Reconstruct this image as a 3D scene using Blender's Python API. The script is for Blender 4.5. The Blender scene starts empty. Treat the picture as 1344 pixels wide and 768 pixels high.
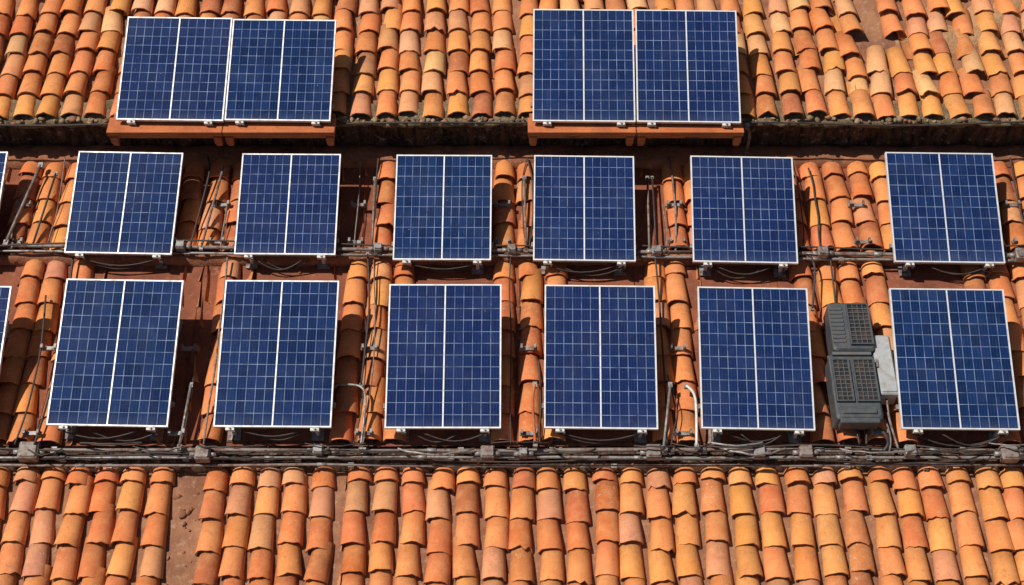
import bpy, math, random
import numpy as np
from mathutils import Vector, Matrix, noise
random.seed(7); rng=np.random.default_rng(7)
sc=bpy.context.scene
PITCH=math.radians(25); RZ=9.0
ROOF=Matrix.Translation((0,0,RZ))@Matrix.Rotation(PITCH,4,'X')   # roof frame (u across, v up-slope, n normal) -> world

# ------------------------------------------------------------------ materials
class NT:
    def __init__(s,name):
        s.m=bpy.data.materials.new(name); s.m.use_nodes=True; s.t=s.m.node_tree; s.n=s.t.nodes; s.l=s.t.links
        s.b=s.n['Principled BSDF']
    def new(s,typ,**k):
        x=s.n.new(typ)
        for a,b in k.items(): setattr(x,a,b)
        return x
    def val(s,sock,v):
        if hasattr(v,'is_output'): s.l.new(v,sock)
        else: sock.default_value=v
    def math(s,op,a,b=0.0,c=0.0):
        x=s.new('ShaderNodeMath',operation=op); s.val(x.inputs[0],a); s.val(x.inputs[1],b)
        if op in('MULTIPLY_ADD','SMOOTH_MIN'): s.val(x.inputs[2],c)
        return x.outputs[0]
    def noise(s,scale,detail=4,rough=.6,vec=None,out='Fac'):
        x=s.new('ShaderNodeTexNoise'); x.inputs['Scale'].default_value=scale; x.inputs['Detail'].default_value=detail; x.inputs['Roughness'].default_value=rough
        s.l.new(vec if vec else s.obj(),x.inputs['Vector']); return x.outputs[out]
    def obj(s):
        if not hasattr(s,'_o'): s._o=s.new('ShaderNodeTexCoord')
        return s._o.outputs['Object']
    def ramp(s,f,a,b,va=0.,vb=1.):
        x=s.new('ShaderNodeMapRange'); s.l.new(f,x.inputs[0]); x.inputs[1].default_value=a;x.inputs[2].default_value=b;x.inputs[3].default_value=va;x.inputs[4].default_value=vb
        return x.outputs[0]
    def mix(s,f,a,b,mode='MIX'):
        x=s.new('ShaderNodeMix',data_type='RGBA',blend_type=mode)
        s.val(x.inputs[0],f)
        for i,v in((6,a),(7,b)):
            if isinstance(v,tuple): v=(*v,1) if len(v)==3 else v
            s.val(x.inputs[i],v)
        return x.outputs[2]
    def scalevec(s,sx,sy,sz,src=None):
        x=s.new('ShaderNodeMapping'); x.inputs['Scale'].default_value=(sx,sy,sz); s.l.new(src if src else s.obj(),x.inputs['Vector']); return x.outputs[0]
    def bump(s,f,strength,dist=.01):
        x=s.new('ShaderNodeBump'); x.inputs['Strength'].default_value=strength; x.inputs['Distance'].default_value=dist
        s.l.new(f,x.inputs['Height']); s.l.new(x.outputs[0],s.b.inputs['Normal'])
    def done(s,col,rough=.8,metal=0.,spec=None):
        s.val(s.b.inputs['Base Color'],(*col,1) if isinstance(col,tuple) else col); s.val(s.b.inputs['Roughness'],rough); s.b.inputs['Metallic'].default_value=metal
        if spec is not None: s.b.inputs['Specular IOR Level'].default_value=spec
        return s.m

def mat_clay():
    s=NT('fired_clay')
    at=s.new('ShaderNodeAttribute',attribute_name='tint').outputs['Color']
    blot=s.noise(6,5,.7)
    c=s.mix(s.ramp(blot,.42,.68,0,.45),at,(.70,.34,.135))
    c=s.mix(s.ramp(s.noise(9,5,.7),.5,.72,0,.4),c,(.46,.125,.04))
    st=s.noise(7,5,.7,s.scalevec(3,.7,1))
    c=s.mix(s.ramp(st,.57,.77,0,.38),c,(.2,.08,.045))
    dark=s.noise(2.1,6,.7)
    c=s.mix(s.ramp(dark,.56,.74,0,.5),c,(.15,.06,.035))
    gr=s.noise(30,4,.75)
    c=s.mix(s.ramp(gr,.57,.74,0,.5),c,(.17,.075,.04))
    # lichen / lime bloom
    li=s.math('MULTIPLY',s.ramp(s.noise(38,3,.6),.59,.67),s.ramp(s.noise(1.3,3,.5),.5,.64))
    c=s.mix(s.math('MULTIPLY',li,.45),c,(.52,.46,.34))
    s.bump(s.noise(70,6,.75),.7,.008)
    return s.done(c,.88,spec=.25)
def mat_rough(name,c1,c2,c3,sc1=3,bs=.8,bd=.02,rough=.92):
    s=NT(name)
    n1=s.noise(sc1,6,.7); n2=s.noise(sc1*6,5,.7)
    c=s.mix(s.ramp(n1,.35,.65),c1,c2)
    c=s.mix(s.ramp(n2,.55,.7,0,.8),c,c3)
    s.bump(s.noise(sc1*9,6,.7),bs,bd)
    return s.done(c,rough,spec=.2)
def mat_wall():
    s=NT('stained_wall')
    st=s.noise(6,6,.75,s.scalevec(2.2,.5,.5)); n2=s.noise(14,6,.75)
    c=s.mix(s.ramp(st,.38,.6),(.15,.08,.05),(.022,.015,.012))
    c=s.mix(s.ramp(n2,.56,.7,0,.8),c,(.42,.33,.26))
    s.bump(s.noise(22,6,.7),1,.03)
    return s.done(c,.92,spec=.2)
def mat_metal(name,c,rough=.4,metal=.7,dirt=(.12,.08,.06),amt=.5):
    s=NT(name)
    n=s.noise(14,5,.7)
    col=s.mix(s.ramp(n,.45,.62,0,amt),c,dirt)
    return s.done(col,s.ramp(n,.3,.7,rough,min(1,rough+.3)),metal)
def mat_cells():
    s=NT('silicon_cells')
    uv=s.new('ShaderNodeTexCoord').outputs['UV']
    sep=s.new('ShaderNodeSeparateXYZ'); s.l.new(uv,sep.inputs[0])
    def edge(o,mult=1.):
        f=s.math('FRACT',s.math('MULTIPLY',o,mult)); return s.math('MINIMUM',f,s.math('SUBTRACT',1.,f))
    ex=edge(sep.outputs[0]);ey=edge(sep.outputs[1])
    lx=s.ramp(ex,.018,.042,1,0); ly=s.ramp(ey,.013,.033,1,0)
    line=s.math('MAXIMUM',lx,ly)
    bx=s.ramp(edge(sep.outputs[0],3.),.03,.08,.10,0)     # busbars
    fl=s.new('ShaderNodeVectorMath',operation='FLOOR'); s.l.new(uv,fl.inputs[0])
    oi=s.new('ShaderNodeObjectInfo').outputs['Random']
    ad=s.new('ShaderNodeVectorMath',operation='ADD'); s.l.new(fl.outputs[0],ad.inputs[0])
    cb=s.new('ShaderNodeCombineXYZ'); s.l.new(s.math('MULTIPLY',oi,91.),cb.inputs[2]); s.l.new(cb.outputs[0],ad.inputs[1])
    wn=s.new('ShaderNodeTexWhiteNoise'); s.l.new(ad.outputs[0],wn.inputs[0])
    c=s.mix(wn.outputs[0],(.002,.010,.044),(.007,.024,.09))
    c=s.mix(s.math('MULTIPLY',oi,.5),c,(.010,.013,.07))
    cr=s.new('ShaderNodeTexVoronoi'); cr.inputs['Scale'].default_value=55; s.l.new(s.obj(),cr.inputs['Vector'])
    c=s.mix(s.math('MULTIPLY',s.math('FRACT',s.math('MULTIPLY',cr.outputs['Distance'],7.)),.15),c,(.02,.075,.26))
    c=s.mix(bx,c,(.16,.22,.38))
    cmb=s.new('ShaderNodeVectorMath',operation='ADD'); s.l.new(s.obj(),cmb.inputs[0]); s.l.new(cb.outputs[0],cmb.inputs[1]); pv=cmb.outputs[0]
    br=s.ramp(s.noise(7,3,.6,pv),.35,.65,.22,.75)
    c=s.mix(s.math('MULTIPLY',line,br),c,(.32,.40,.56))
    # dust film and rain streaks
    d1=s.ramp(s.noise(2.5,5,.65,pv),.45,.8,0,.045)
    d2=s.ramp(s.noise(9,4,.7,s.scalevec(5,.6,1,pv)),.58,.8,0,.07)
    d3=s.math('MULTIPLY',s.ramp(sep.outputs[1],0,.9,.12,0),s.noise(20,3,.6,pv))
    c=s.mix(s.math('ADD',s.math('ADD',d1,d2),d3),c,(.36,.38,.46))
    sp=s.ramp(s.noise(60,2,.5,pv),.75,.79,0,.5)
    c=s.mix(sp,c,(.55,.52,.46))
    s.done(c,s.ramp(s.noise(4,3,.5,pv),.3,.7,.07,.11),0,.36)
    return s.m
M={}
M['clay']=mat_clay()
M['mortar']=mat_rough('lime_mortar',(.36,.17,.09),(.2,.085,.05),(.42,.27,.17),2.5,.8,.02)
M['dirt']=mat_rough('dry_dirt',(.48,.28,.14),(.36,.18,.085),(.50,.36,.22),3.5,1,.03)
M['redsheet']=mat_rough('terracotta_render',(.28,.09,.045),(.15,.05,.03),(.34,.14,.08),2.2,.6,.015)
M['wall']=mat_wall()
M['ledge']=mat_rough('mossy_stone',(.30,.20,.12),(.12,.09,.045),(.45,.38,.27),5,1,.03)
M['stone']=mat_rough('rubble_stone',(.40,.27,.17),(.22,.17,.09),(.5,.41,.3),7,1,.02)
M['ridge']=mat_rough('ridge_mortar',(.36,.14,.07),(.17,.07,.04),(.42,.23,.14),3,.8,.02)
M['alu']=mat_metal('anodised_aluminium',(.72,.72,.73),.4,.3,(.42,.38,.34),.5)
M['backsheet']=mat_metal('backsheet',(.55,.55,.56),.6,0)
M['cells']=mat_cells()
M['steel']=mat_metal('galvanised_steel',(.30,.29,.28),.45,.45,(.13,.06,.035),.9)
M['pvc']=mat_metal('grey_conduit',(.22,.18,.16),.5,.1,(.12,.05,.03),.95)
M['cable']=mat_metal('black_cable',(.025,.023,.022),.5,0,(.10,.05,.035),.6)
M['white']=mat_metal('white_plastic',(.62,.61,.58),.45,0,(.3,.22,.17),.5)
M['wood']=mat_rough('red_timber',(.52,.16,.055),(.36,.10,.04),(.22,.075,.035),4,.5,.008,.75)
M['acbody']=mat_metal('dark_grey_casing',(.065,.073,.082),.38,.2,(.13,.11,.09),.35)
M['acdark']=mat_metal('fan_cavity',(.005,.005,.007),.7,0)
M['acbar']=mat_metal('grille_wire',(.14,.15,.16),.4,.4)
M['boxgrey']=mat_metal('light_grey_box',(.36,.37,.38),.45,.1,(.22,.17,.13),.5)
M['plaster']=mat_rough('wall_plaster',(.55,.42,.3),(.48,.35,.24),(.4,.3,.22),1.2,.4,.01)
M['earth']=mat_rough('courtyard_ground',(.22,.19,.15),(.16,.14,.11),(.28,.25,.21),.6,.5,.02)
M['glass']=mat_metal('window_glass',(.03,.04,.05),.1,0)

# ------------------------------------------------------------------ mesh builder
class MB:
    def __init__(s): s.v=[];s.f=[];s.mi=[];s.mats=[];s.sm=[];s.uv={}
    def mat(s,k):
        if k not in s.mats: s.mats.append(k)
        return s.mats.index(k)
    def box(s,c,size,k,rot=None,bev=0.0):
        cx,cy,cz=c; a,b,h=[q/2 for q in size]; i=len(s.v); m=s.mat(k)
        R=rot or Matrix.Identity(3)
        if bev<=0:
            for z in(-h,h):
                for x,y in((-a,-b),(a,-b),(a,b),(-a,b)):
                    p=R@Vector((x,y,z)); s.v.append((cx+p.x,cy+p.y,cz+p.z))
            F=[(0,3,2,1),(4,5,6,7),(0,1,5,4),(1,2,6,5),(2,3,7,6),(3,0,4,7)]
            for f in F: s.f.append(tuple(i+q for q in f)); s.mi.append(m); s.sm.append(False)
        else:
            o=[]
            nseg=4
            for qx,qy,a0 in((a,b,0),(-a,b,90),(-a,-b,180),(a,-b,270)):
                for j in range(nseg+1):
                    t=math.radians(a0+90*j/nseg); o.append((qx-math.copysign(bev,qx)+bev*math.cos(t),qy-math.copysign(bev,qy)+bev*math.sin(t)))
            n=len(o); e=min(bev*.5,h*.8)
            rings=[(-h,1),(-h+e,0),(h-e,0),(h,1)]
            for z,ins in rings:
                for x,y in o:
                    kx=(a-e)/a if ins else 1; ky=(b-e)/b if ins else 1
                    p=R@Vector((x*kx,y*ky,z)); s.v.append((cx+p.x,cy+p.y,cz+p.z))
            for r in range(3):
                for j in range(n):
                    s.f.append((i+r*n+j,i+r*n+(j+1)%n,i+(r+1)*n+(j+1)%n,i+(r+1)*n+j)); s.mi.append(m); s.sm.append(False)
            s.f.append(tuple(i+3*n+j for j in range(n)));s.mi.append(m);s.sm.append(False)
            s.f.append(tuple(i+n-1-j for j in range(n)));s.mi.append(m);s.sm.append(False)
    def tube(s,pts,r,k,seg=10,caps=True,smooth=False):
        P=[Vector(p) for p in pts]
        if smooth and len(P)>2:
            Q=[]
            for i in range(len(P)-1):
                p0=P[max(i-1,0)];p1=P[i];p2=P[i+1];p3=P[min(i+2,len(P)-1)]
                for j in range(6):
                    t=j/6; Q.append(.5*((2*p1)+(p2-p0)*t+(2*p0-5*p1+4*p2-p3)*t*t+(-p0+3*p1-3*p2+p3)*t**3))
            Q.append(P[-1]); P=Q
        m=s.mat(k); i0=len(s.v); n=len(P)
        d=(P[1]-P[0]).normalized(); up=Vector((0,0,1)) if abs(d.z)<.9 else Vector((1,0,0))
        x=d.cross(up).normalized()
        for i,p in enumerate(P):
            dd=((P[min(i+1,n-1)]-P[i]).normalized()+(P[i]-P[max(i-1,0)]).normalized())
            dd=dd.normalized() if dd.length>0 else d
            x=(x-dd*x.dot(dd)).normalized(); y=dd.cross(x)
            for j in range(seg):
                t=2*math.pi*j/seg; q=p+(x*math.cos(t)+y*math.sin(t))*r; s.v.append(tuple(q))
        for i in range(n-1):
            for j in range(seg):
                s.f.append((i0+i*seg+j,i0+i*seg+(j+1)%seg,i0+(i+1)*seg+(j+1)%seg,i0+(i+1)*seg+j)); s.mi.append(m); s.sm.append(True)
        if caps:
            s.f.append(tuple(i0+seg-1-j for j in range(seg)));s.mi.append(m);s.sm.append(False)
            s.f.append(tuple(i0+(n-1)*seg+j for j in range(seg)));s.mi.append(m);s.sm.append(False)
    def rock(s,c,r,k):
        i=len(s.v); m=s.mat(k); t=(1+5**.5)/2
        V=[(-1,t,0),(1,t,0),(-1,-t,0),(1,-t,0),(0,-1,t),(0,1,t),(0,-1,-t),(0,1,-t),(t,0,-1),(t,0,1),(-t,0,-1),(-t,0,1)]
        F=[(0,11,5),(0,5,1),(0,1,7),(0,7,10),(0,10,11),(1,5,9),(5,11,4),(11,10,2),(10,7,6),(7,1,8),(3,9,4),(3,4,2),(3,2,6),(3,6,8),(3,8,9),(4,9,5),(2,4,11),(6,2,10),(8,6,7),(9,8,1)]
        sx,sy,sz=[random.uniform(.6,1.3)*r/1.9 for _ in range(3)]
        for v in V:
            j=random.uniform(.8,1.2); s.v.append((c[0]+v[0]*sx*j,c[1]+v[1]*sy*j,c[2]+v[2]*sz*.7*j))
        for f in F: s.f.append(tuple(i+q for q in f)); s.mi.append(m); s.sm.append(True)
    def quad(s,ps,k,uv=None):
        i=len(s.v); s.v+= [tuple(p) for p in ps]; 
        if uv: s.uv[len(s.f)]=uv
        s.f.append(tuple(range(i,i+len(ps)))); s.mi.append(s.mat(k)); s.sm.append(False)
    def obj(s,name,M4=ROOF,parent=None):
        me=bpy.data.meshes.new(name); me.from_pydata(s.v,[],s.f)
        for k in s.mats: me.materials.append(M[k])
        me.polygons.foreach_set('material_index',s.mi); me.polygons.foreach_set('use_smooth',s.sm)
        if s.uv:
            l=me.uv_layers.new(name='UVMap')
            for fi,uv in s.uv.items():
                for j,li in enumerate(me.polygons[fi].loop_indices): l.data[li].uv=uv[j]
        me.update(); o=bpy.data.objects.new(name,me); sc.collection.objects.link(o)
        if parent: o.parent=parent
        o.matrix_world=M4
        return o

building=bpy.data.objects.new('tiled_roof_building',None); sc.collection.objects.link(building)
U=8.2
# ------------------------------------------------------------------ tiles
TH=np.linspace(0,math.pi,9); FLANK_DARK=(.80+.20*np.sin(TH)**.8)[:,None]   # crevice shade painted into the tint along the tile flanks, with some grime
def tile_block(name,v0,v1,base,pitch,keep,palette,seed,expo=.285,wander=.014,shift=None):
    r=np.random.default_rng(seed)
    V=[];F=[];C=[];nv=0
    L=expo+.09
    ncol=int(2*U/pitch); nrow=int(math.ceil((v1-v0)/expo))
    for ci in range(ncol):
        uc=-U+ci*pitch+r.normal(0,.006)
        if shift: uc+=shift(uc)
        coloff=r.uniform(-.045,.045); ph=r.uniform(0,6)
        for kind in('pan','cover'):
            cx=uc+(pitch/2 if kind=='pan' else 0)
            for k in range(nrow):
                va=v0+k*expo+(coloff if k>0 else coloff*.3)+r.normal(0,.011)
                if va>v1-.05: continue
                Lk=min(L,v1-va+.05)
                drop,extra=keep(cx,va,kind)
                if drop: continue
                ux=cx+wander*math.sin(va*.9+ph*.3+cx*.5)+r.normal(0,.004+extra*.014)
                yaw=r.normal(0,.016+extra*.05); roll=r.normal(0,.02+extra*.06); tilt=r.normal(0,.0015+extra*.005)
                sx=r.normal(1,.025)
                col=np.array(palette(cx,va,r))*1.08*r.normal(1,.10)*np.array([1,r.normal(1,.05),r.normal(1,.08)])
                chip=.013 if r.random()<.10 else .0045
                if kind=='cover':
                    R0,R1,H0,H1=.107*sx,.088*sx,.088,.074; zb0,zb1=.060,.028
                else:
                    R0,R1,H0,H1=.078,.09,-.05,-.055; zb0,zb1=.07,.045
                def ring(s_,Rm=0.,jit=0.):
                    R=R0+(R1-R0)*s_-Rm; H=H0+(H1-H0)*s_; H=H-math.copysign(Rm,H)
                    zb=zb0+(zb1-zb0)*s_+tilt*(1-s_)*3
                    x=R*np.cos(TH); z=zb+H*np.sin(TH); y=np.full(9,s_*Lk)
                    if jit: y=y+r.normal(0,jit,9); z=z+r.normal(0,.0015,9)
                    return np.stack([x,y,z],1)
                th=.014
                lo=ring(0,0,chip); mid=ring(.33,0,.0);mid[:,2]+=r.normal(0,.0018,9); hi=ring(1.0)
                if kind=='cover':
                    li=lo.copy(); li[:,0]*=(R0-th)/R0; li[:,2]-=th*np.sin(TH)
                    deep=ring(.3,th)
                    rings=[lo,mid,hi, li,lo.copy(), deep,li.copy()]; strips=[(0,1),(1,2),(3,4),(5,6)]
                    mult=[1.06,1.0,.55,.8,.9,.4,.5]  # underside rings tinted darker to deepen the shadow beneath; upper ring for dirt
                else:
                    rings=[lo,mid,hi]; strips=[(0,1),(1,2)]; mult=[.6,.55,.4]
                P=np.concatenate(rings)
                x=P[:,0].copy();y=P[:,1].copy();z=P[:,2].copy()
                z=z+roll*x
                X=x*math.cos(yaw)-y*math.sin(yaw); Y=x*math.sin(yaw)+y*math.cos(yaw)
                P=np.stack([X+ux,Y+va,z+base],1)
                V.append(P); n=len(P)
                cc=np.concatenate([np.tile(col*m,(9,1))*(FLANK_DARK if kind=='cover' else 1) for m in mult]); C.append(cc)
                for a,b in strips:
                    for j in range(8):
                        F.append((nv+a*9+j,nv+a*9+j+1,nv+b*9+j+1,nv+b*9+j))
                nv+=n
    V=np.concatenate(V);C=np.clip(np.concatenate(C),0.005,.8)
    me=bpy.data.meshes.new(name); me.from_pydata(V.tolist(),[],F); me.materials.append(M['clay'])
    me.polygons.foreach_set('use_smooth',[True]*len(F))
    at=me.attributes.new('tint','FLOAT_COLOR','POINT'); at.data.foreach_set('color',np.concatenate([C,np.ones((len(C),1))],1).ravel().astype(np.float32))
    me.update(); o=bpy.data.objects.new(name,me); sc.collection.objects.link(o); o.parent=building; o.matrix_world=ROOF
    return o
SAL=(.62,.205,.068);GOLD=(.66,.255,.070);BEI=(.64,.33,.15);BRN=(.40,.12,.048);PNK=(.57,.24,.115);RED=(.54,.15,.05)
def pick(r,opts):
    w=np.array([o[1] for o in opts]);w=w/w.sum(); return opts[r.choice(len(opts),p=w)][0]
def palD(u,v,r):
    g=min(max((u+1)/4,0),1)
    return pick(r,[(SAL,5),(GOLD,1+5*g),(PNK,1.2),(RED,2.4*(1-g)+.4),(BRN,.3)])
def palM(u,v,r): 
    return pick(r,[(SAL,4),(GOLD,.8),(PNK,.8),(RED,3.2),(BRN,.9)])
def palA(u,v,r):
    g=min(max((u-.5)/3,0),1); l=min(max((-u-2)/2,0),1)
    return pick(r,[(SAL,4),(GOLD,1.5+2*g),(BEI,.6+2.0*g),(PNK,1.2),(RED,.8+2*l),(BRN,.3+1.2*l)])

BOT=[(-4.735-.24,-1.555,1.0,1.30,.8),(-3.483,-1.548,1.048,1.352,1.5),(-2.061,-1.559,1.014,1.354,.6),(-.595,-1.570,1.0,1.327,.1),(.765,-1.574,.98,1.32,1.0),(2.115,-1.581,.976,1.306,1.6),(3.854,-1.581,1.015,1.294,.9),(5.35,-1.59,1.0,1.29,.9)]
MID=[(-5.33,.26,1.0,1.05,1.2),(-3.66,.25,1.0,1.05,1.7),(-2.11,.24,.94,1.04,.6),(-.65,.18,.91,1.08,.4),(.67,.17,.95,1.08,1.2),(2.16,.15,.97,1.09,1.7),(4.05,.15,1.02,1.13,1.2),(5.6,.15,1.0,1.1,1.0)]
TOP=[(-3.235,1.435,1.015,1.10,1.3),(-2.215,1.43,1.0,1.08,1.0),(.68,1.42,.97,1.20,.8),(1.67,1.41,.98,1.20,1.1)]
def keepD(u,v,kind):
    if -2.93<u<-2.66 and not(kind=='cover' and v>-2.0 and u<-2.8): return True,0
    return False,(.35 if kind=='cover' else 0)
def inpan(L,u,a,b):
    for q in L:
        if q[0]-q[2]/2+a<u<q[0]+q[2]/2+b: return True
    return False
def keepC(u,v,kind):
    if inpan(BOT,u,.12,-.06) : return True,0
    if kind=='cover' and (-2.95<u<-2.72): return True,0
    return False,.45
def keepB(u,v,kind):
    if inpan(MID,u,.12,-.06): return True,0
    if kind=='cover' and (-3.10<u<-2.9 or -1.62<u<-1.45 or 1.2<u<1.36): return True,0
    return False,.45
def keepA(u,v,kind):
    e=.35
    if u>2.6: e=.9+.5*noise.noise(Vector((u,v,0)))
    if u>3.2 and noise.noise(Vector((u*.8,v*1.0,3.3)))>.36: return True,0
    return False,e
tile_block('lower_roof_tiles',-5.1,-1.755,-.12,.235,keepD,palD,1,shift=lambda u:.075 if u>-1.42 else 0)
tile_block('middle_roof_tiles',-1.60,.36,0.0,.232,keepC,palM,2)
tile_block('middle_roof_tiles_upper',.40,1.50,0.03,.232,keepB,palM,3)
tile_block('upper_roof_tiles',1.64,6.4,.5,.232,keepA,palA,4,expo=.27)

# ------------------------------------------------------------------ mortar bed sheets & profile strips
def strip(name,prof,k,du=.05,amp=.012,freq=4,u0=-U,u1=U,sub=4,smooth=True,lift=None):
    P=[]
    for i in range(len(prof)-1):
        a=Vector(prof[i]);b=Vector(prof[i+1])
        m=max(1,int((b-a).length/.04)) if sub else 1
        m=min(m,60)
        for j in range(m): P.append(a.lerp(b,j/m))
    P.append(Vector(prof[-1]))
    nu=int((u1-u0)/du)+1; V=[];F=[]
    for i in range(nu):
        u=u0+(u1-u0)*i/(nu-1)
        for p in P:
            q=Vector((u,p[0],p[1])); d=noise.noise_vector(q*freq)+noise.noise_vector(q*freq*3.1)*.5
            V.append((u,p[0]+d.y*amp,p[1]+d.z*amp+(lift(u,p[0]) if lift else 0)))
    m=len(P)
    for i in range(nu-1):
        for j in range(m-1): F.append((i*m+j,(i+1)*m+j,(i+1)*m+j+1,i*m+j+1))
    me=bpy.data.meshes.new(name); me.from_pydata(V,[],F); me.materials.append(M[k]); me.polygons.foreach_set('use_smooth',[smooth]*len(F)); me.update()
    o=bpy.data.objects.new(name,me); sc.collection.objects.link(o); o.parent=building; o.matrix_world=ROOF; return o
strip('upper_roof_bed',[(1.66,.53),(6.5,.53)],'mortar',du=.08,amp=.05,freq=2)
def dl(u,v):
    k=noise.noise(Vector((u*.75,v*1.1,8.1)))+.35*noise.noise(Vector((u*3.2,v*3.2,2)))
    edge=min(1,(u-2.9)/.6)
    return -.10+.30*max(k,-.3)*edge
strip('upper_roof_dirt_patches',[(1.75,.58),(4.6,.58)],'dirt',du=.04,amp=.02,freq=6,u0=2.9,u1=U,lift=dl)
strip('middle_roof_bed_upper',[(.37,.075),(1.62,.075)],'redsheet',amp=.008,freq=3)
strip('middle_roof_bed_step',[(.30,.0),(.34,.05),(.37,.075)],'ridge')
strip('middle_roof_bed',[(-1.62,.04),(.33,.04)],'redsheet',amp=.008,freq=3)
strip('lower_roof_bed',[(-5.3,-.085),(-1.64,-.085)],'mortar',amp=.02,freq=3)
strip('middle_course_mortar',[(.27,.05),(.29,.12),(.33,.14),(.37,.12),(.39,.06)],'ridge',amp=.016,freq=5)
strip('valley_fascia',[(-1.58,.05),(-1.61,.02),(-1.62,-.09)],'wall',amp=.01)
strip('lower_course_mortar',[(-1.82,-.07),(-1.80,.0),(-1.74,.03),(-1.62,.0)],'wall',amp=.014,freq=5)
strip('eave_ledge',[(1.85,.56),(1.66,.565),(1.59,.56),(1.57,.53),(1.60,.49),(1.68,.47)],'ledge',du=.03,amp=.035,freq=6)
strip('parapet_wall',[(1.67,.49),(1.70,.42),(1.68,.2),(1.66,.06)],'wall',du=.03,amp=.05,freq=4)
strip('ridge_mortar_band',[(1.70,.08),(1.62,.15),(1.52,.165),(1.44,.15),(1.41,.08)],'ridge',amp=.02,freq=3.5)
strip('upper_ridge_cap',[(6.2,.5),(6.35,.72),(6.5,.75),(6.65,.6)],'ridge',amp=.02)
b=MB()
for i in range(520):
    u=random.uniform(-6,6)
    if random.random()>.35+.65*max(0,noise.noise(Vector((u*1.5,0,1)))+.3): continue
    b.rock((u,1.60+random.uniform(-.03,.03),.575+random.uniform(-.01,.015)),random.uniform(.012,.04),random.choice(['stone','stone','ledge','mortar']))
for i in range(24): b.rock((random.uniform(-2.93,-2.68),random.uniform(-3.4,-1.9),-.078),random.uniform(.006,.035)*random.random()+.006,random.choice(['mortar','mortar','ridge']))
for i in range(60): b.rock((random.uniform(-1.40,-1.30),random.uniform(-3.2,-1.9),-.05),random.uniform(.01,.03),random.choice(['ledge','stone']))
for i in range(220): b.rock((random.uniform(-5.5,5.5),random.uniform(-1.84,-1.6),.02),random.uniform(.008,.026),random.choice(['mortar','ridge','wall']))
for i in range(110): b.rock((random.uniform(-5.5,5.5),random.uniform(-1.5,1.4),.05),random.uniform(.006,.018),random.choice(['mortar','ridge']))
b.obj('loose_rubble')

# ------------------------------------------------------------------ solar panels
def panel(q,h,beta,rows,deep=.28):
    u,v,w,l,lean=q; b=MB(); T=.036; fw=.0125
    b.box((-w/2+fw/2,l/2,-T/2),(fw,l,T),'alu'); b.box((w/2-fw/2,l/2,-T/2),(fw,l,T),'alu')
    b.box((0,fw/2,-T/2),(w-2*fw,fw,T-.001),'alu'); b.box((0,l-fw/2,-T/2),(w-2*fw,fw,T-.001),'alu')
    b.box((0,l/2,-.0055),(.012,l-2*fw,.006),'alu')
    b.box((0,l/2,-.02),(w-2*fw-.001,l-2*fw-.001,.006),'backsheet')
    z=-.006
    for sgn,o in((-1,0),(1,30)):
        x0,x1=(-w/2+fw,-.005) if sgn<0 else (.005,w/2-fw)
        b.quad([(x0,fw,z),(x1,fw,z),(x1,l-fw,z),(x0,l-fw,z)],'cells',[(o,0),(o+6,0),(o+6,rows),(o,rows)])
    for yy in(.16,.84): b.box((0,l*yy,-T-.021),(w*(1.04 if yy<.5 else .98),.04,.04),'steel')
    sb,cb=math.sin(beta),math.cos(beta)
    nd=Vector((0,sb,cb))
    h0=deep
    def leg(x,y,th=.03):
        top=Vector((x,y,-T)); length=h0+y*sb
        bot=top-nd*(length-.03)
        c=(top+bot)/2; R=Matrix.Rotation(-beta,3,'X')
        b.box(tuple(c),(th,th,(top-bot).length),'alu',R)
        b.box(tuple(bot+nd*.01),(.11,.13,.012),'steel',R)
    for x in(-w*.36,w*.36):
        leg(x,.045); leg(x,l*.86)
        b.box((x,-.012,-.03),(.075,.03,.045),'white'); b.box((x+.035,-.02,-.05),(.02,.03,.06),'steel')
        b.tube([(x,-.012,-.004),(x,-.012,.008)],.009,'steel',8)
    b.tube([(w*.44,.05,-T-.03),(w*.44,l*.8,-T-deep*.7)],.010,'steel',6)
    b.box((0,.03,-.085),(w*.9,.025,.025),'steel')
    for j in range(2):
        pts=[]
        sag=random.uniform(.04,.10); xa=random.uniform(-.42,-.1)*w; xb=random.uniform(.1,.42)*w
        for i in range(9):
            t=i/8; pts.append((xa+(xb-xa)*t,-.02-sag*math.sin(math.pi*t)*.9,-.07-j*.02-sag*.6*math.sin(math.pi*t)))
        b.tube(pts,.007,'cable',6)
    M4=ROOF@Matrix.Translation((u,v,h))@Matrix.Rotation(-math.radians(lean*.75),4,'Z')@Matrix.Rotation(beta,4,'X')
    return b.obj('solar_panel',M4)
for q in BOT: panel(q,.28,math.radians(12),12,deep=.24)
for q in MID: panel(q,.28,math.radians(12),10,deep=.22)
for q in TOP: panel(q,.78,math.radians(14),11,deep=.18)

def ledge(u0,u1):
    b=MB(); c=(u0+u1)/2; w=u1-u0
    b.box((c,1.43,.685),(w,.20,.05),'wood',Matrix.Rotation(math.radians(-6),3,'X'))
    b.box((c,1.365,.640),(w*.985,.03,.05),'wood')
    for x in(u0+.05,u1-.05):
        b.box((x,1.48,.60),(.07,.30,.09),'wood'); b.box((x,1.37,.57),(.055,.055,.12),'wood')
    b.obj('timber_shelf')
ledge(-3.83,-2.745); ledge(-2.735,-1.68); ledge(.15,1.17); ledge(1.18,2.19)

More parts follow.
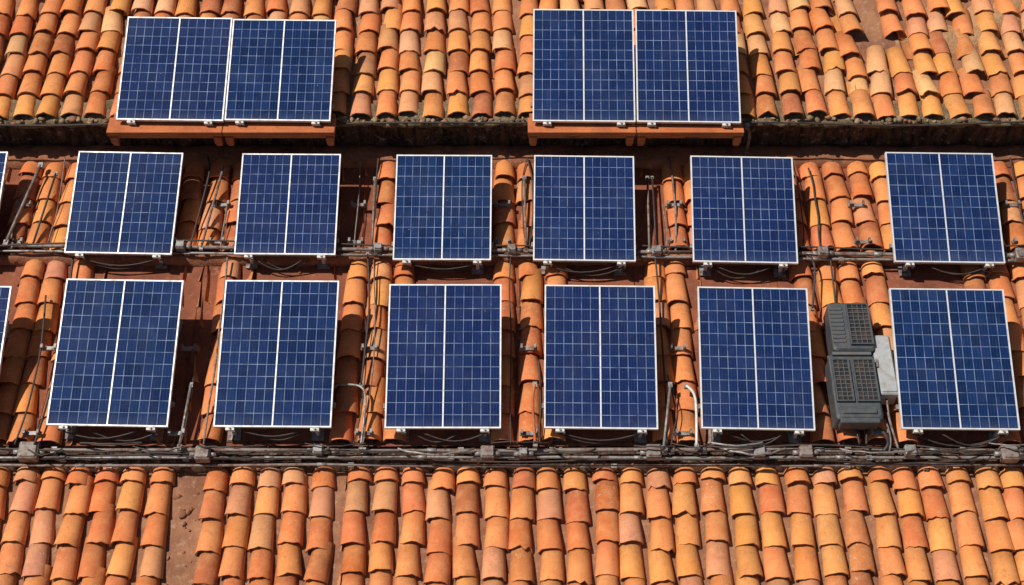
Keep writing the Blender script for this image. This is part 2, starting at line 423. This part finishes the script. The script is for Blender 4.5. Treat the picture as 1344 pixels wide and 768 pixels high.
# ------------------------------------------------------------------ pipes, conduits, cables
def longpipe(name,f,r,k,coup=1.9,seed=0,a=.01,fit=True):
    b=MB(); p=[]
    for i in range(141):
        u=-U+2*U*i/140; v,z=f(u); d=noise.noise_vector(Vector((u*.8,seed,0))); p.append((u,v+d.y*a,z+d.z*a))
    b.tube(p,r,k,10)
    rr=random.Random(seed); u=-U+.6
    while u<U-.3 and fit:
        v,z=f(u); d=noise.noise_vector(Vector((u*.8,seed,0)));
        b.tube([(u-.04,v+d.y*a,z+d.z*a),(u+.04,v+d.y*a,z+d.z*a)],r*1.35,'steel',10)
        b.box((u+.25,v+d.y*a,z-r*1.2),(.05,r*3.2,r*3.2),'steel')
        u+=coup*rr.uniform(.6,1.3)
    return b.obj(name)
longpipe('conduit_pipe',lambda u:(.335-.012*u,.205),.018,'pvc',1.4,1)
longpipe('conduit_pipe',lambda u:(.285-.012*u,.19),.012,'steel',1.7,2)
longpipe('conduit_pipe',lambda u:(-1.695,.10),.019,'pvc',1.3,3)
longpipe('conduit_pipe',lambda u:(-1.755,.085),.014,'steel',1.5,4,.016)
longpipe('conduit_pipe',lambda u:(-1.815,.06),.012,'pvc',1.8,5,.02)
longpipe('electrical_cable',lambda u:(1.54,.60),.009,'cable',3,6,.03,False)
longpipe('electrical_cable',lambda u:(-1.72,.14),.008,'cable',3,7,.07,False)
longpipe('electrical_cable',lambda u:(-1.77,.13),.007,'cable',3,17,.07,False)
longpipe('electrical_cable',lambda u:(.37,.24),.008,'cable',3,8,.06,False)
def jbox(u,v,z,w=.13,k='pvc'):
    b=MB(); b.box((u,v,z),(w,w*.95,.09),k,None,.015); b.box((u,v,z+.05),(w*.86,w*.8,.014),k,None,.01)
    b.tube([(u-w/2-.05,v,z),(u-w/2+.01,v,z)],.022,'steel',10); b.tube([(u+w/2-.01,v,z),(u+w/2+.05,v,z)],.022,'steel',10)
    for sx in(-1,1):
        for sy in(-1,1): b.tube([(u+sx*w*.34,v+sy*w*.32,z+.056),(u+sx*w*.34,v+sy*w*.32,z+.062)],.006,'steel',6)
    b.obj('junction_box')
for u,w in((-4.16,.17),(-2.66,.13),(-1.67,.09),(-.21,.12),(.1,.07),(1.22,.13),(2.13,.10),(2.53,.12),(3.43,.1),(4.28,.15)): jbox(u,-1.725+random.uniform(-.02,.02),.125,w,'steel' if w<.11 else 'pvc')
for u,w in((-3.1,.09),(-1.25,.08),(-.0,.08),(1.35,.09),(2.9,.1),(4.75,.12)): jbox(u,.33-.012*u,.22,w,'steel')
def pole(pts,r,k,name='riser_conduit',smooth=False):
    b=MB(); b.tube(pts,r,k,10,smooth=smooth)
    for p in(pts[0],pts[-1]): b.box((p[0],p[1],p[2]-.01),(r*3,r*4,r*2.4),'steel')
    b.obj(name)
pole([(-2.83,-1.10,.2),(-2.86,-1.70,.18)],.012,'steel')
pole([(-1.56,-1.10,.2),(-1.34,-1.12,.21),(-1.28,-1.28,.22),(-1.30,-1.70,.18)],.011,'steel',smooth=True)
pole([(.20,-1.12,.24),(.18,-1.3,.24),(.20,-1.68,.2)],.013,'wood',smooth=True)
pole([(1.39,-1.12,.24),(1.30,-1.72,.2)],.012,'steel')
pole([(1.53,-1.13,.24),(1.60,-1.26,.24),(1.585,-1.70,.2)],.012,'white',smooth=True)
pole([(1.31,1.18,.22),(1.285,.33,.22)],.011,'pvc')
pole([(1.36,1.2,.2),(1.35,.33,.22)],.009,'cable')
pole([(-4.58,1.32,.24),(-4.74,.40,.24)],.015,'pvc')
pole([(-4.43,1.25,.2),(-4.50,.40,.2)],.010,'cable')
pole([(-2.80,1.30,.24),(-2.91,.36,.22)],.012,'pvc')
pole([(-2.98,1.45,.2),(-2.93,1.2,.24),(-3.02,.38,.2)],.010,'cable',smooth=True)
pole([(.12,1.2,.2),(.13,.33,.22)],.012,'pvc')
pole([(-1.33,1.2,.18),(-1.31,.35,.22)],.011,'pvc')
pole([(2.78,.3,.2),(2.80,.1,.24),(2.74,-.3,.2)],.010,'cable',smooth=True)
pole([(-1.35,.3,.2),(-1.30,-.3,.22),(-1.33,-1.1,.2)],.009,'cable',smooth=True)
pole([(2.25,1.5,.62),(2.28,1.45,.5),(2.28,1.43,.2),(2.26,1.1,.2)],.014,'pvc',smooth=True)
def wire(name,pts,r=.007,k='cable'):
    b=MB(); b.tube(pts,r,k,6,smooth=True); b.obj(name)
for i in range(30):
    u=random.uniform(-4.8,4.6); L=random.uniform(.2,.7); s=random.uniform(.02,.09)
    v=random.choice([-1.72,-1.69,-1.66,.32,.36])
    wire('electrical_cable',[(u+L*t/8,v-s*math.sin(math.pi*t/8)+random.uniform(-.006,.006),.18+.06*math.sin(math.pi*t/8)) for t in range(9)],random.choice([.006,.008,.01]),random.choice(['cable','cable','steel']))
# feeder cables in the gaps between neighbouring panels, with brackets
for row,(v0,v1) in((BOT,(-1.68,.27)),(MID,(.34,1.45))):
    for i in range(len(row)-1):
        a=row[i][0]+row[i][2]/2; c=row[i+1][0]-row[i+1][2]/2
        for n in range(2):
            u=random.uniform(a+.04,c-.02); va=random.uniform(v0+.3,v1-.1) if random.random()<.5 else v1; n_=5
            bow=random.uniform(-.07,.07)
            wire('electrical_cable',[(u+bow*math.sin(math.pi*t/n_)+random.uniform(-.008,.008),v0+(va-v0)*t/n_,.185+random.uniform(-.004,.01)) for t in range(n_+1)],random.choice([.006,.009,.011]),random.choice(['cable','cable','pvc']))
        b=MB(); u=random.uniform(a+.06,c-.06)
        for vv in(v0+.12,v0+.5*(v1-v0)):
            b.box((u,vv,.16),(.16,.035,.02),'steel'); b.box((u-.06,vv,.19),(.02,.04,.05),'steel'); b.box((u+.06,vv,.19),(.02,.04,.05),'steel')
        b.obj('mounting_bracket')

# ------------------------------------------------------------------ air conditioner (two stacked fan casings)
b=MB()
def casing(cx,cy,w,l,zt,d):
    b.box((cx,cy,zt-d/2),(w,l,d),'acbody',None,.035)
def grille(cx,cy,w,l,z,nh,nv):
    b.box((cx,cy,z+.004),(w,l,.008),'acdark')
    for i in range(nh+1): b.box((cx,cy-l/2+l*i/nh,z+.014),(w,.006,.008),'acbar')
    for i in range(nv+1): b.box((cx-w/2+w*i/nv,cy,z+.019),(.005,l,.006),'acbar')
    e=.012
    b.box((cx,cy-l/2-e/2,z+.012),(w+2*e,e,.028),'acbody');b.box((cx,cy+l/2+e/2,z+.012),(w+2*e,e,.028),'acbody')
    b.box((cx-w/2-e/2,cy,z+.0115),(e,l,.027),'acbody');b.box((cx+w/2+e/2,cy,z+.0115),(e,l,.027),'acbody')
casing(3.02,-.60,.37,.50,.38,.24)
grille(3.09,-.59,.18,.40,.38,10,4)
for i in range(9): b.box((2.895,-.59-.17+i*.042,.386),(.11,.022,.014),'acbar',Matrix.Rotation(.5,3,'X'))
casing(2.985,-1.20,.40,.64,.36,.23)
grille(3.075,-1.15,.17,.40,.36,10,4); grille(2.875,-1.15,.13,.40,.36,10,3)
b.box((2.985,-1.45,.365),(.30,.05,.02),'acbody',None,.01)
b.box((2.985,-.885,.37),(.34,.03,.03),'acbar'); b.box((2.985,-1.53,.29),(.34,.05,.13),'acbody',None,.015)
for x in(2.85,3.13):
    for y in(-.45,-.8,-1.0,-1.4): b.box((x,y,.09),(.04,.05,.12),'steel')
b.tube([(3.1,-1.5,.2),(3.2,-1.58,.22),(3.24,-1.66,.18),(3.2,-1.72,.14)],.016,'cable',8,smooth=True)
b.tube([(3.14,-1.45,.25),(3.22,-1.5,.26),(3.26,-1.62,.2),(3.25,-1.72,.14)],.009,'steel',8,smooth=True)
b.obj('air_conditioner_unit')
b=MB()
b.box((3.275,-.97,.24),(.165,.60,.20),'boxgrey',None,.02); b.box((3.275,-.97,.345),(.14,.56,.014),'boxgrey',None,.015)
b.box((3.20,-.97,.36),(.014,.08,.02),'steel'); b.tube([(3.27,-1.25,.25),(3.27,-1.45,.22),(3.33,-1.70,.14)],.011,'pvc',8,smooth=True)
b.box((3.275,-.97,.10),(.12,.5,.09),'steel')
b.obj('electrical_box')

# ------------------------------------------------------------------ building body and ground (world space)
Rt=ROOF
def wp(u,v,n): return Rt@Vector((u,v,n))
yf=wp(0,-5.1,0).y+.3; yb=wp(0,6.3,0).y; zf=wp(0,-5.1,-.15).z-.1; zb=wp(0,6.3,.4).z-.1
b=MB(); X=U-.15
A=[(-X,yf,0),(X,yf,0),(X,yb,0),(-X,yb,0)];B=[(-X,yf,zf),(X,yf,zf),(X,yb,zb),(-X,yb,zb)]
for i in range(4):
    j=(i+1)%4; b.quad([A[i],A[j],B[j],B[i]],'plaster')
for x in(-6,-3,0,3,6):
    for z in(1.5,4.5):
        b.box((x,yf-.01,z),(1.0,.06,1.4),'glass'); 
        b.box((x,yf-.03,z-.75),(1.2,.14,.08),'plaster'); b.box((x,yf-.03,z),(.06,.1,1.38),'white')
b.obj('building_walls',Matrix.Identity(4),building)
b=MB(); b.quad([(-300,-300,0),(300,-300,0),(300,300,0),(-300,300,0)],'earth'); b.obj('ground',Matrix.Identity(4))

# ------------------------------------------------------------------ light, sky, camera
sd=(Rt.to_3x3()@Vector((-.52,.17,.84))).normalized()
sl=bpy.data.lights.new('sun','SUN'); sl.energy=5.0; sl.angle=math.radians(.5); sl.color=(1,.95,.86)
so=bpy.data.objects.new('sun',sl); sc.collection.objects.link(so); so.rotation_euler=sd.to_track_quat('Z','Y').to_euler()
w=bpy.data.worlds.new('World'); sc.world=w; w.use_nodes=True
sk=w.node_tree.nodes.new('ShaderNodeTexSky'); sk.sky_type='NISHITA'; sk.sun_disc=False
sk.sun_elevation=math.asin(sd.z); sk.sun_rotation=math.atan2(sd.x,sd.y)
bg=w.node_tree.nodes['Background']; bg.inputs[1].default_value=.05; w.node_tree.links.new(sk.outputs[0],bg.inputs[0])
cam=bpy.data.cameras.new('camera'); co=bpy.data.objects.new('camera',cam); sc.collection.objects.link(co); sc.camera=co
cam.lens=50; cam.sensor_width=36; cam.clip_end=1000
a=math.radians(33); d=13.3
co.location=Rt@Vector((0,-d*math.sin(a),d*math.cos(a))); co.rotation_euler=(PITCH+a,0,0)
sc.view_settings.view_transform='Standard'; sc.view_settings.look='None'; sc.view_settings.exposure=0
